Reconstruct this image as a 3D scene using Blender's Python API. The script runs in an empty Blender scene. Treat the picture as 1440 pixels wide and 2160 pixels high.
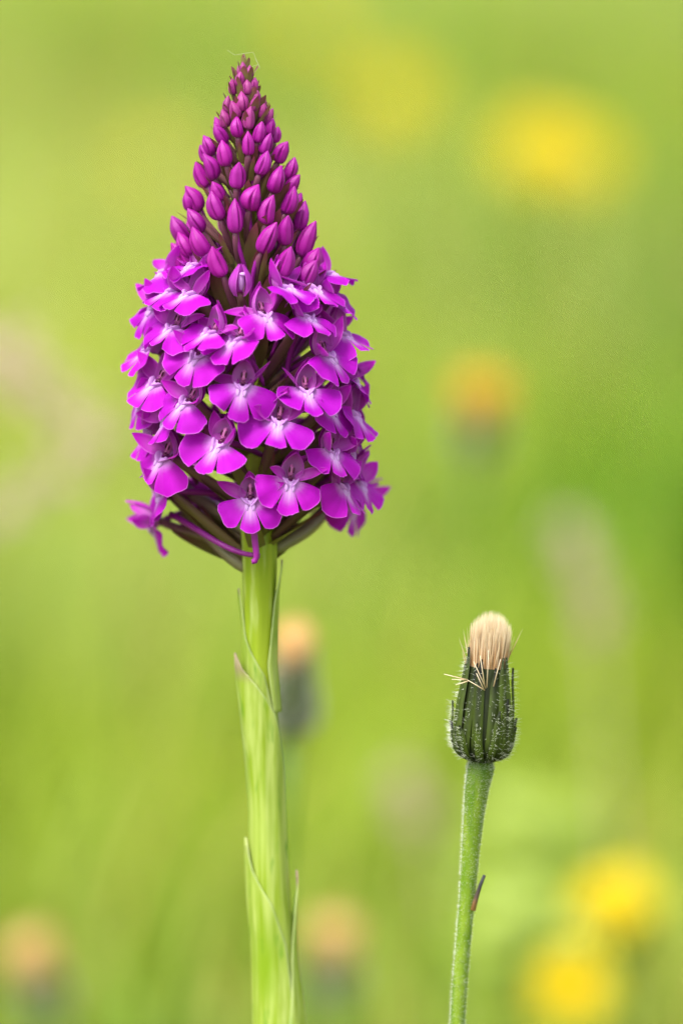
import bpy, math, random
import numpy as np
from mathutils import Vector, Matrix

random.seed(7)
RNG = np.random.default_rng(11)
R = math.radians
sc = bpy.context.scene
col = sc.collection

# ------------------------------------------------------------------ camera
S = 0.0654e-3                 # metres per photo pixel at the orchid
LENS, SENSOR = 180.0, 36.0
DIST = 2160 * S * LENS / SENSOR
PITCH = R(7.0)
ZC = 0.24                     # height of the picture centre above the ground
FWD = Vector((0, math.cos(PITCH), -math.sin(PITCH)))
UPV = Vector((0, math.sin(PITCH), math.cos(PITCH)))
CAM = Vector((0, 0, ZC)) - FWD * DIST
cam_d = bpy.data.cameras.new("camera")
cam = bpy.data.objects.new("camera", cam_d)
col.objects.link(cam)
cam.location = CAM
cam.rotation_euler = (math.pi / 2 - PITCH, 0, 0)
cam_d.lens = LENS
cam_d.sensor_fit = 'VERTICAL'
cam_d.sensor_height = SENSOR
cam_d.clip_start = 0.01
cam_d.clip_end = 3000
cam_d.dof.use_dof = True
cam_d.dof.focus_distance = DIST - 0.011
cam_d.dof.aperture_fstop = 8.5
cam_d.dof.aperture_blades = 0
sc.camera = cam

# ------------------------------------------------------------------ light
SUN_EL, SUN_AZ = 58.0, 215.0       # azimuth: compass angle of the sun (0 = +y, clockwise)
w = bpy.data.worlds.new("World")
sc.world = w
w.use_nodes = True
nt = w.node_tree
nt.nodes.clear()
sky = nt.nodes.new('ShaderNodeTexSky')
sky.sky_type = 'NISHITA'
sky.sun_disc = False
sky.sun_elevation = R(SUN_EL)
sky.sun_rotation = R(SUN_AZ)
sky.air_density = 1.0
sky.dust_density = 4.0
hs = nt.nodes.new('ShaderNodeHueSaturation')
hs.inputs['Saturation'].default_value = 0.35      # thin overcast: the whole sky is whitish
bg = nt.nodes.new('ShaderNodeBackground')
bg.inputs['Strength'].default_value = 0.14
wo = nt.nodes.new('ShaderNodeOutputWorld')
nt.links.new(sky.outputs[0], hs.inputs['Color'])
nt.links.new(hs.outputs[0], bg.inputs[0])
nt.links.new(bg.outputs[0], wo.inputs[0])
sun_d = bpy.data.lights.new("sun", 'SUN')
sun_d.energy = 1.5
sun_d.angle = R(25)
sun_d.color = (1.0, 0.96, 0.88)
sun = bpy.data.objects.new("sun", sun_d)
col.objects.link(sun)
sd = Vector((math.sin(R(SUN_AZ)) * math.cos(R(SUN_EL)), math.cos(R(SUN_AZ)) * math.cos(R(SUN_EL)), math.sin(R(SUN_EL))))
sun.rotation_euler = sd.to_track_quat('Z', 'Y').to_euler()
vs = sc.view_settings
vs.view_transform = 'Standard'
vs.look = 'None'
vs.gamma = 1.0
vs.use_curve_mapping = False
vs.exposure = 1.42
sc.cycles.max_bounces = 8
sc.cycles.transparent_max_bounces = 8
sc.cycles.sample_clamp_indirect = 6.0
sc.cycles.use_denoising = True
sc.cycles.denoiser = 'OPENIMAGEDENOISE'
sc.cycles.denoising_prefilter = 'ACCURATE'


def P(px, py, y=0.0):
    """photo pixel -> point on the upright plane at depth y (m) behind the orchid's axis"""
    d = FWD + Vector((1, 0, 0)) * ((px - 720) / 2160 * SENSOR / LENS) + UPV * ((1080 - py) / 2160 * SENSOR / LENS)
    return CAM + d * ((y - CAM.y) / d.y)


# ------------------------------------------------------------------ materials
def new_mat(name):
    m = bpy.data.materials.new(name)
    m.use_nodes = True
    m.node_tree.nodes.clear()
    return m, m.node_tree, m.node_tree.nodes, m.node_tree.links


def leafy(name, build, trans=0.35, rough=0.5, spec=0.35, bump=0.0, bscale=900.0, sheen=0.0):
    """Principled + translucent; build(nodes, links) returns the colour socket"""
    m, t, N, L = new_mat(name)
    c = build(N, L)
    p = N.new('ShaderNodeBsdfPrincipled')
    p.inputs['Roughness'].default_value = rough
    p.inputs['Specular IOR Level'].default_value = spec
    if sheen:
        p.inputs['Sheen Weight'].default_value = sheen
    L.new(c, p.inputs['Base Color'])
    if bump:
        tc = N.new('ShaderNodeTexCoord')
        nz = N.new('ShaderNodeTexNoise')
        nz.inputs['Scale'].default_value = bscale
        L.new(tc.outputs['Object'], nz.inputs['Vector'])
        b = N.new('ShaderNodeBump')
        b.inputs['Strength'].default_value = bump
        b.inputs['Distance'].default_value = 0.0002
        L.new(nz.outputs[0], b.inputs['Height'])
        L.new(b.outputs[0], p.inputs['Normal'])
    o = N.new('ShaderNodeOutputMaterial')
    if trans > 0:
        tr = N.new('ShaderNodeBsdfTranslucent')
        L.new(c, tr.inputs['Color'])
        mx = N.new('ShaderNodeMixShader')
        mx.inputs[0].default_value = trans
        L.new(p.outputs[0], mx.inputs[1])
        L.new(tr.outputs[0], mx.inputs[2])
        L.new(mx.outputs[0], o.inputs[0])
    else:
        L.new(p.outputs[0], o.inputs[0])
    return m


def rgb(N, c):
    n = N.new('ShaderNodeRGB')
    n.outputs[0].default_value = (*c, 1)
    return n.outputs[0]


def mix(N, L, f, a, b):
    n = N.new('ShaderNodeMix')
    n.data_type = 'RGBA'
    if isinstance(f, float):
        n.inputs[0].default_value = f
    else:
        L.new(f, n.inputs[0])
    for s, v in ((6, a), (7, b)):
        if isinstance(v, tuple):
            n.inputs[s].default_value = (*v, 1)
        else:
            L.new(v, n.inputs[s])
    return n.outputs[2]


def ramp(N, L, f, a, b):
    n = N.new('ShaderNodeMapRange')
    n.inputs['From Min'].default_value = a
    n.inputs['From Max'].default_value = b
    L.new(f, n.inputs['Value'])
    return n.outputs[0]


def attr(N, L, name='Col'):
    a = N.new('ShaderNodeAttribute')
    a.attribute_name = name
    s = N.new('ShaderNodeSeparateColor')
    L.new(a.outputs['Color'], s.inputs[0])
    return s.outputs


def noise(N, L, scale, detail=2.0, vec='Object', stretch=None):
    tc = N.new('ShaderNodeTexCoord')
    nz = N.new('ShaderNodeTexNoise')
    nz.inputs['Scale'].default_value = scale
    nz.inputs['Detail'].default_value = detail
    src = tc.outputs[vec]
    if stretch:
        mp = N.new('ShaderNodeMapping')
        mp.inputs['Scale'].default_value = stretch
        L.new(src, mp.inputs[0])
        src = mp.outputs[0]
    L.new(src, nz.inputs['Vector'])
    return nz.outputs[0]


def petal_col(main, deep, pale):
    def f(N, L):
        a = attr(N, L)
        oi = N.new('ShaderNodeObjectInfo')
        base = mix(N, L, ramp(N, L, oi.outputs['Random'], 0.0, 1.0), main, deep)
        sp = ramp(N, L, noise(N, L, 2600.0, 1.0), 0.56, 0.72)
        sm = N.new('ShaderNodeMath'); sm.operation = 'MULTIPLY'; sm.inputs[1].default_value = 0.07
        L.new(sp, sm.inputs[0])
        base = mix(N, L, sm.outputs[0], base, pale)
        base = mix(N, L, a[2], base, (0.16, 0.0, 0.12))
        base = mix(N, L, a[1], base, (0.72, 0.26, 0.76))
        return mix(N, L, a[0], base, pale)
    return f


M_LIP = leafy('lip_petal', petal_col((0.45, 0.0015, 0.48), (0.37, 0.001, 0.44), (0.72, 0.46, 0.84)), trans=0.30, rough=0.6, spec=0.12, bump=0.15, bscale=2500)
M_SEP = leafy('sepal_petal', petal_col((0.52, 0.008, 0.51), (0.42, 0.005, 0.43), (0.68, 0.30, 0.70)), trans=0.44, rough=0.55, spec=0.15, bump=0.15, bscale=2000)
M_BUD = leafy('bud_petal', petal_col((0.37, 0.002, 0.29), (0.29, 0.0015, 0.25), (0.56, 0.08, 0.52)), trans=0.22, rough=0.38, spec=0.32, bump=0.2, bscale=1800)
M_YBUD = leafy('young_bud_petal', petal_col((0.34, 0.020, 0.22), (0.27, 0.022, 0.16), (0.46, 0.14, 0.36)), trans=0.18, rough=0.42, spec=0.35, bump=0.2, bscale=1800)
M_SPUR = leafy('spur_skin', lambda N, L: mix(N, L, noise(N, L, 700.0), (0.24, 0.006, 0.23), (0.36, 0.03, 0.34)), trans=0.2, rough=0.35, spec=0.4)
M_COLUMN = leafy('column_skin', lambda N, L: mix(N, L, attr(N, L)[0], (0.45, 0.12, 0.33), (0.06, 0.003, 0.03)), trans=0.1, rough=0.35)


def ovary_col(N, L):
    a = attr(N, L)
    g = mix(N, L, noise(N, L, 300.0, 2.0), (0.15, 0.15, 0.025), (0.16, 0.085, 0.05))
    g = mix(N, L, a[1], g, (0.26, 0.27, 0.13))
    return mix(N, L, a[0], g, (0.20, 0.035, 0.13))


M_OVARY = leafy('ovary_skin', ovary_col, trans=0.12, rough=0.42)


def bract_col(N, L):
    a = attr(N, L)
    g = mix(N, L, noise(N, L, 400.0, 2.0), (0.20, 0.21, 0.045), (0.20, 0.12, 0.06))
    return mix(N, L, a[0], g, (0.20, 0.025, 0.07))


M_BRACT = leafy('bract_skin', bract_col, trans=0.25, rough=0.45)


def stem_col(N, L):
    s = noise(N, L, 700.0, 3.0, stretch=(1.0, 1.0, 0.05))
    c = mix(N, L, ramp(N, L, s, 0.3, 0.7), (0.24, 0.35, 0.010), (0.36, 0.46, 0.03))
    s2 = noise(N, L, 900.0, 2.0, stretch=(1.0, 1.0, 0.12))
    return mix(N, L, ramp(N, L, s2, 0.55, 0.85), c, (0.55, 0.64, 0.22))


M_STEM = leafy('stem_skin', stem_col, trans=0.15, rough=0.42, bump=0.2, bscale=600)


def sheath_col(N, L):
    a = attr(N, L)
    s = noise(N, L, 1300.0, 3.0, stretch=(1.0, 1.0, 0.03))
    c = mix(N, L, ramp(N, L, s, 0.35, 0.65), (0.30, 0.42, 0.025), (0.50, 0.60, 0.15))
    s3 = noise(N, L, 220.0, 2.0, stretch=(1.0, 1.0, 0.3))
    c = mix(N, L, ramp(N, L, s3, 0.50, 0.80), c, (0.24, 0.38, 0.012))
    s2 = noise(N, L, 800.0, 2.0, stretch=(1.0, 1.0, 0.25))
    c = mix(N, L, ramp(N, L, s2, 0.60, 0.80), c, (0.16, 0.34, 0.02))
    c = mix(N, L, a[1], c, (0.62, 0.70, 0.40))
    return mix(N, L, a[0], c, (0.36, 0.22, 0.20))


M_SHEATH = leafy('sheath_skin', sheath_col, trans=0.3, rough=0.45, bump=0.2, bscale=500)
M_PHYL = leafy('phyllary_skin', lambda N, L: mix(N, L, attr(N, L)[0], mix(N, L, noise(N, L, 900.0), (0.08, 0.13, 0.006), (0.035, 0.05, 0.005)), (0.005, 0.006, 0.005)), trans=0.12, rough=0.5, bump=0.3, bscale=1500)
M_HAIR = leafy('white_hair', lambda N, L: rgb(N, (0.80, 0.82, 0.74)), trans=0.5, rough=0.5)


def pappus_col(a, b):
    def f(N, L):
        t = attr(N, L)
        return mix(N, L, t[0], a, b)
    return f


M_PAPPUS = leafy('pappus_hair', pappus_col((0.56, 0.28, 0.06), (0.95, 0.87, 0.68)), trans=0.45, rough=0.5)
M_WARM = leafy('warm_pappus_hair', pappus_col((0.70, 0.40, 0.14), (0.94, 0.72, 0.36)), trans=0.45, rough=0.5)
M_CLOSED = leafy('closed_floret', pappus_col((0.82, 0.58, 0.20), (0.86, 0.54, 0.03)), trans=0.35, rough=0.5)
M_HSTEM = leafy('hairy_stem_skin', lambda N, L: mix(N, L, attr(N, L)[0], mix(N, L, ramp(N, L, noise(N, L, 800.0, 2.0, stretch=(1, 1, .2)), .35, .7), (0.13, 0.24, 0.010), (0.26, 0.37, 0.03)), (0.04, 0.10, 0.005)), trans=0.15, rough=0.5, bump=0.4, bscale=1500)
M_DRY = leafy('dry_bract', lambda N, L: mix(N, L, attr(N, L)[0], (0.45, 0.22, 0.08), (0.03, 0.03, 0.035)), trans=0.1, rough=0.6)
M_YELLOW = leafy('yellow_ray', lambda N, L: mix(N, L, attr(N, L)[0], (0.70, 0.50, 0.003), (0.74, 0.58, 0.005)), trans=0.35, rough=0.5)
M_SILK = leafy('silk', lambda N, L: rgb(N, (0.75, 0.74, 0.6)), trans=0.6, rough=0.3)
M_SPIKELET = leafy('spikelet_husk', lambda N, L: mix(N, L, attr(N, L)[0], (0.72, 0.62, 0.44), (0.74, 0.58, 0.52)), trans=0.5, rough=0.6)


def grass_mat():
    m, t, N, L = new_mat('grass_blade')
    a = N.new('ShaderNodeAttribute'); a.attribute_name = 'Col'
    c = a.outputs['Color']
    p = N.new('ShaderNodeBsdfPrincipled')
    p.inputs['Roughness'].default_value = 0.5
    p.inputs['Specular IOR Level'].default_value = 0.3
    L.new(c, p.inputs['Base Color'])
    tr = N.new('ShaderNodeBsdfTranslucent'); L.new(c, tr.inputs['Color'])
    mx = N.new('ShaderNodeMixShader'); mx.inputs[0].default_value = 0.45
    L.new(p.outputs[0], mx.inputs[1]); L.new(tr.outputs[0], mx.inputs[2])
    o = N.new('ShaderNodeOutputMaterial'); L.new(mx.outputs[0], o.inputs[0])
    return m


M_GRASS = grass_mat()


def ground_col(N, L):
    a = noise(N, L, 2.0, 4.0)
    b = noise(N, L, 40.0, 4.0)
    c = mix(N, L, ramp(N, L, a, 0.35, 0.65), (0.10, 0.16, 0.012), (0.16, 0.19, 0.02))
    return mix(N, L, ramp(N, L, b, 0.4, 0.75), c, (0.07, 0.10, 0.012))


M_GROUND = leafy('meadow_ground', ground_col, trans=0.0, rough=0.9, spec=0.1)


# ------------------------------------------------------------------ mesh helpers
class MB:
    """collects vertices, faces and one colour per vertex"""
    def __init__(self):
        self.v, self.f, self.c = [], [], []

    def add(self, vs_, fs_, cs_):
        o = len(self.v)
        self.v += [tuple(x) for x in vs_]
        self.c += list(cs_)
        self.f += [tuple(i + o for i in f) for f in fs_]
        return self

    def grid(self, fn, nu, nv, closed_u=False):
        """fn(u, v) -> (point, colour) with u, v in 0..1"""
        vs_, cs_, fs_ = [], [], []
        for j in range(nv + 1):
            for i in range(nu if closed_u else nu + 1):
                p, c = fn(i / nu, j / nv)
                vs_.append(p); cs_.append(c)
        w_ = nu if closed_u else nu + 1
        for j in range(nv):
            for i in range(nu):
                a, b = j * w_ + i, j * w_ + (i + 1) % w_
                fs_.append((a, b, b + w_, a + w_))
        return self.add(vs_, fs_, cs_)

    def tube(self, pts, rad, n=8, cfn=None, cap=True, ridge=0.0, ridges=6):
        pts = [Vector(p) for p in pts]
        vs_, cs_, fs_ = [], [], []
        t0 = (pts[1] - pts[0]).normalized()
        up = Vector((0, 0, 1)) if abs(t0.z) < 0.9 else Vector((1, 0, 0))
        a = t0.cross(up).normalized()
        m = len(pts)
        for k, p in enumerate(pts):
            t = (pts[min(k + 1, m - 1)] - pts[max(k - 1, 0)]).normalized()
            a = (a - t * a.dot(t)).normalized()
            b = t.cross(a)
            r = rad(k / (m - 1)) if callable(rad) else rad
            for i in range(n):
                th = 2 * math.pi * i / n
                rr = r * (1 + ridge * math.cos(ridges * th + k * 0.15))
                vs_.append(p + (a * math.cos(th) + b * math.sin(th)) * rr)
                cs_.append(cfn(k / (m - 1), th) if cfn else (0, 0, 0, 1))
        for k in range(m - 1):
            for i in range(n):
                x, y_ = k * n + i, k * n + (i + 1) % n
                fs_.append((x, y_, y_ + n, x + n))
        if cap:
            fs_.append(tuple(range(n - 1, -1, -1)))
            fs_.append(tuple((m - 1) * n + i for i in range(n)))
        return self.add(vs_, fs_, cs_)

    def ellipsoid(self, c, r, colr=(0, 0, 0, 1), nu=8, nv=6, mat=None):
        c = Vector(c)
        def fn(u, v):
            th, ph = 2 * math.pi * u, math.pi * (0.02 + 0.96 * v)
            p = Vector((r[0] * math.sin(ph) * math.cos(th), r[1] * math.sin(ph) * math.sin(th), -r[2] * math.cos(ph)))
            if mat:
                p = mat @ p
            return c + p, colr
        return self.grid(fn, nu, nv, closed_u=True)

    def mesh(self, name, mat, smooth=True):
        me = bpy.data.meshes.new(name)
        me.from_pydata(self.v, [], self.f)
        ca = me.color_attributes.new('Col', 'FLOAT_COLOR', 'POINT')
        ca.data.foreach_set('color', np.array(self.c, dtype=np.float32).ravel())
        if smooth:
            me.polygons.foreach_set('use_smooth', [True] * len(me.polygons))
        me.materials.append(mat)
        me.update()
        return me


def obj(name, me, parent=None, mtx=None):
    o = bpy.data.objects.new(name, me)
    col.objects.link(o)
    if parent is not None:
        o.parent = parent
    if mtx is not None:
        o.matrix_local = mtx
    return o


def tag(o, label=None, cat=None, group=None, kind=None):
    for k, v in (('label', label), ('category', cat), ('group', group), ('kind', kind)):
        if v:
            o[k] = v
    return o


def sstep(a, b, x):
    t = min(1.0, max(0.0, (x - a) / (b - a)))
    return t * t * (3 - 2 * t)


def lerp_table(tab, x):
    if x <= tab[0][0]:
        return tab[0][1]
    for (x0, y0), (x1, y1) in zip(tab, tab[1:]):
        if x <= x1:
            return y0 + (y1 - y0) * (x - x0) / (x1 - x0)
    return tab[-1][1]


def bez(p0, p1, p2, p3, n):
    out = []
    for i in range(n + 1):
        t = i / n
        out.append(p0 * (1 - t) ** 3 + p1 * 3 * t * (1 - t) ** 2 + p2 * 3 * t * t * (1 - t) + p3 * t ** 3)
    return out


mm = 0.001

# ------------------------------------------------------------------ ground
g = MB()
rings = [0.0, 1, 3, 8, 20, 60, 200, 600, 1500]
def gfn(u, v):
    k = v * (len(rings) - 1)
    r = rings[int(round(k))]
    th = 2 * math.pi * u
    z = -0.004 + (0.0 if r < 20 else 0.006 * (r - 20) ** 0.9 * (0.4 + 0.3 * math.sin(3 * th + 1)))
    return (r * math.cos(th), r * math.sin(th), z), (0, 0, 0, 1)
g.grid(gfn, 48, len(rings) - 1, closed_u=True)
ground = obj('ground', g.mesh('ground', M_GROUND))
tag(ground, 'green meadow ground under the grass', kind='structure')


# ------------------------------------------------------------------ meadow grass (uncountable)
def smooth_noise(x, y, seed, scale):
    """value noise on arrays"""
    rng = np.random.default_rng(seed)
    tab = rng.random((64, 64))
    xs, ys = x / scale + 20.3, y / scale + 11.7
    xi, yi = np.floor(xs).astype(int), np.floor(ys).astype(int)
    fx, fy = xs - xi, ys - yi
    fx, fy = fx * fx * (3 - 2 * fx), fy * fy * (3 - 2 * fy)
    g_ = lambda a, b: tab[a % 64, b % 64]
    return (g_(xi, yi) * (1 - fx) + g_(xi + 1, yi) * fx) * (1 - fy) + (g_(xi, yi + 1) * (1 - fx) + g_(xi + 1, yi + 1) * fx) * fy


def grass_patch(name, n, xr, yr, hfn, wid, seed, label, keep=None):
    rng = np.random.default_rng(seed)
    x = rng.uniform(xr[0], xr[1], n); y = rng.uniform(yr[0], yr[1], n)
    if keep is not None:
        k = keep(x, y); x, y = x[k], y[k]; n = len(x)
    h = hfn(x, y) * rng.uniform(0.55, 1.15, n)
    wd = rng.uniform(wid[0], wid[1], n)
    az = rng.uniform(0, 2 * np.pi, n)
    bend = rng.uniform(0.1, 0.75, n) * h
    tw = az + np.pi / 2 + rng.uniform(-0.5, 0.5, n)
    ts = np.array([0.0, 0.3, 0.6, 0.85, 1.0]); ws = np.array([0.8, 1.0, 0.85, 0.5, 0.0])
    V = np.zeros((n, 9, 3)); idx = 0
    for t, s in zip(ts, ws):
        cx_ = x + np.cos(az) * bend * t * t; cy_ = y + np.sin(az) * bend * t * t
        cz_ = h * (t - 0.18 * t ** 3) - 0.006
        for sg in ((-1, 1) if s > 0 else (0,)):
            V[:, idx, 0] = cx_ + sg * np.cos(tw) * wd * s / 2
            V[:, idx, 1] = cy_ + sg * np.sin(tw) * wd * s / 2
            V[:, idx, 2] = cz_
            idx += 1
    fl = np.array([[0, 1, 3, 2], [2, 3, 5, 4], [4, 5, 7, 6]])
    F4 = (np.arange(n)[:, None, None] * 9 + fl).reshape(-1, 4)
    F3 = np.arange(n)[:, None] * 9 + np.array([6, 7, 8])
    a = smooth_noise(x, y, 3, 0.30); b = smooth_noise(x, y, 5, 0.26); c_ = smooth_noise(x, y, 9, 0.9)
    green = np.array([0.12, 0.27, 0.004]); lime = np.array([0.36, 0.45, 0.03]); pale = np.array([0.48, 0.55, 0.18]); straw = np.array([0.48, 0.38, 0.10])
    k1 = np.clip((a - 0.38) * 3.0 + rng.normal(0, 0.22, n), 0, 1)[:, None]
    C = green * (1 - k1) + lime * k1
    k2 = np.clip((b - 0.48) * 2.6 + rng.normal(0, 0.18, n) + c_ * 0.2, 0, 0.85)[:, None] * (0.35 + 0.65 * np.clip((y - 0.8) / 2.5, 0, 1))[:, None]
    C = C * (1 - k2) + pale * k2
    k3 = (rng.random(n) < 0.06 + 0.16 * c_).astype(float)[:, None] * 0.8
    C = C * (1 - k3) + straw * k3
    C = np.repeat(C[:, None, :], 9, axis=1)
    me = bpy.data.meshes.new(name)
    nv = n * 9
    me.vertices.add(nv); me.vertices.foreach_set('co', V.reshape(-1).astype(np.float32))
    loops = np.concatenate([F4.ravel(), F3.ravel()]).astype(np.int32)
    me.loops.add(len(loops)); me.loops.foreach_set('vertex_index', loops)
    npoly = len(F4) + len(F3)
    st = np.concatenate([np.arange(len(F4)) * 4, len(F4) * 4 + np.arange(len(F3)) * 3]).astype(np.int32)
    me.polygons.add(npoly); me.polygons.foreach_set('loop_start', st)
    me.polygons.foreach_set('use_smooth', np.ones(npoly, dtype=bool))
    me.update(calc_edges=True)
    ca = me.color_attributes.new('Col', 'FLOAT_COLOR', 'POINT')
    ca.data.foreach_set('color', np.concatenate([C, np.ones((n, 9, 1))], axis=2).reshape(-1).astype(np.float32))
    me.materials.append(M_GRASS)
    o = obj(name, me)
    tag(o, label, 'grass', kind='stuff')
    return o


def hnear(x, y):
    return 0.055 + 0.075 * np.clip((y - 0.2) / 1.0, 0, 1) + 0.03 * smooth_noise(x, y, 21, 0.15)


def hfar(x, y):
    return 0.13 + 0.10 * np.clip((y - 1.4) / 2.0, 0, 1) + 0.08 * smooth_noise(x, y, 22, 0.5)


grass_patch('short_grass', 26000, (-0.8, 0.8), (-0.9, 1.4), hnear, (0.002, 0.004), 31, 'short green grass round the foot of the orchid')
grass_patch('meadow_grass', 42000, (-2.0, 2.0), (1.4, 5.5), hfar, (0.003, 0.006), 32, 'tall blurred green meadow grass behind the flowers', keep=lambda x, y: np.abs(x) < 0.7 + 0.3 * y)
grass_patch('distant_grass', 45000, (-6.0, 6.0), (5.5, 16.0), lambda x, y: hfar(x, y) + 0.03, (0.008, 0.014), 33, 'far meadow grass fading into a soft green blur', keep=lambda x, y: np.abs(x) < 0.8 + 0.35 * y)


# ================================================================== ORCHID
orchid = bpy.data.objects.new('pyramidal_orchid', None)
col.objects.link(orchid)
AXIS_TAB = [(120, 515), (600, 524), (1190, 547), (1400, 546), (1600, 560), (1900, 570), (2160, 590)]


def axx(py):
    return lerp_table(AXIS_TAB, py)


base_pt = P(600, 2160, 0)
base_pt = Vector((base_pt.x + 0.004, 0.0, 0.0))
orchid.location = base_pt
bpy.context.view_layer.update()
OI = Matrix.Translation(-base_pt)
tag(orchid, 'tall magenta orchid with a pyramid of open flowers below pointed buds', 'orchid')

# --- stem
stem_pts = [base_pt + Vector((0, 0, -0.01)), base_pt + Vector((0, 0, 0.06))]
for py in range(2200, 140, -40):
    stem_pts.append(P(axx(py), py, 0))
STEM_R = [(150, 10), (400, 22), (800, 33), (1150, 38), (1250, 34), (1400, 31), (1700, 33), (2000, 40), (2160, 50), (2600, 62)]


def py_of(p):
    d = p - CAM
    return 1080 - d.dot(UPV) / d.dot(FWD) * LENS / SENSOR * 2160


mb = MB()
lens_r = [lerp_table(STEM_R, py_of(p)) * S for p in stem_pts]
mb.tube([OI @ p for p in stem_pts], lambda t: lens_r[int(round(t * (len(stem_pts) - 1)))], n=24, ridge=0.045, ridges=7)
stem = obj('stem', mb.mesh('stem', M_STEM), orchid)


def sheath(name, margin_l, margin_r, off, y_tip_free=0.0, purple=0.0, nu=18, nv=40):
    """leaf sheath wrapped round the stem. margins: [(py, angle_deg)], angle 0 = towards the viewer, + = right"""
    py0, py1 = margin_l[0][0], margin_l[-1][0]
    mb = MB()
    def fn(u, v):
        py = py0 + (py1 - py0) * v
        a0, a1 = R(lerp_table(margin_l, py)), R(lerp_table(margin_r, py))
        a = a0 + (a1 - a0) * u
        e = abs(2 * u - 1)
        fl = y_tip_free * sstep(0.72, 1.0, v) if py0 > py1 else 0
        r = (lerp_table(STEM_R, py) + off + 1.3 * (e ** 4) + 1.2 * math.sin(9 * a + v * 3)) * S + fl
        c = P(axx(py), py, 0)
        p = c + Vector((math.sin(a), -math.cos(a), 0)) * r
        edge = sstep(0.86, 1.0, e)
        return OI @ p, (purple * sstep(0.945, 0.985, v), edge * 0.4, 0, 1)
    # tables run over increasing py
    margin_l = sorted(margin_l); margin_r = sorted(margin_r)
    mb.grid(fn, nu, nv)
    me = mb.mesh(name, M_SHEATH)
    o = obj(name, me, orchid)
    md = o.modifiers.new('thickness', 'SOLIDIFY')
    md.thickness = 0.00018
    return o


sheath('leaf_sheath', [(2600, -178), (2100, -150), (1900, -120), (1745, -95), (1600, -80), (1480, -70), (1375, -72)],
       [(2600, 178), (2100, 150), (1900, 115), (1745, 92), (1616, 68), (1540, 50), (1486, 28), (1430, -14), (1400, -46), (1375, -68)], 5, 0.0012, 0.8)
sheath('leaf_sheath', [(2620, -30), (2160, 20), (2000, 52), (1900, 66), (1836, 84)],
       [(2620, 200), (2160, 170), (2000, 140), (1900, 118), (1836, 92)], 9, 0.0010, 1.0)
sheath('leaf_sheath', [(2640, -170), (2160, -120), (1960, -95), (1850, -88), (1765, -84)],
       [(2640, 60), (2160, 40), (1990, 36), (1900, 6), (1840, -40), (1765, -78)], 8, 0.0004, 0.2)
sheath('leaf_sheath', [(1500, 40), (1400, 30), (1330, 42), (1250, 60), (1180, 78)],
       [(1500, 120), (1400, 112), (1330, 108), (1250, 100), (1180, 86)], 8, 0.0003, 0.5)
sheath('leaf_sheath', [(1560, -150), (1420, -120), (1330, -95), (1240, -82)],
       [(1560, 60), (1420, 20), (1380, -20), (1330, -60), (1240, -76)], 4, 0.0004, 0.4)


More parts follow.
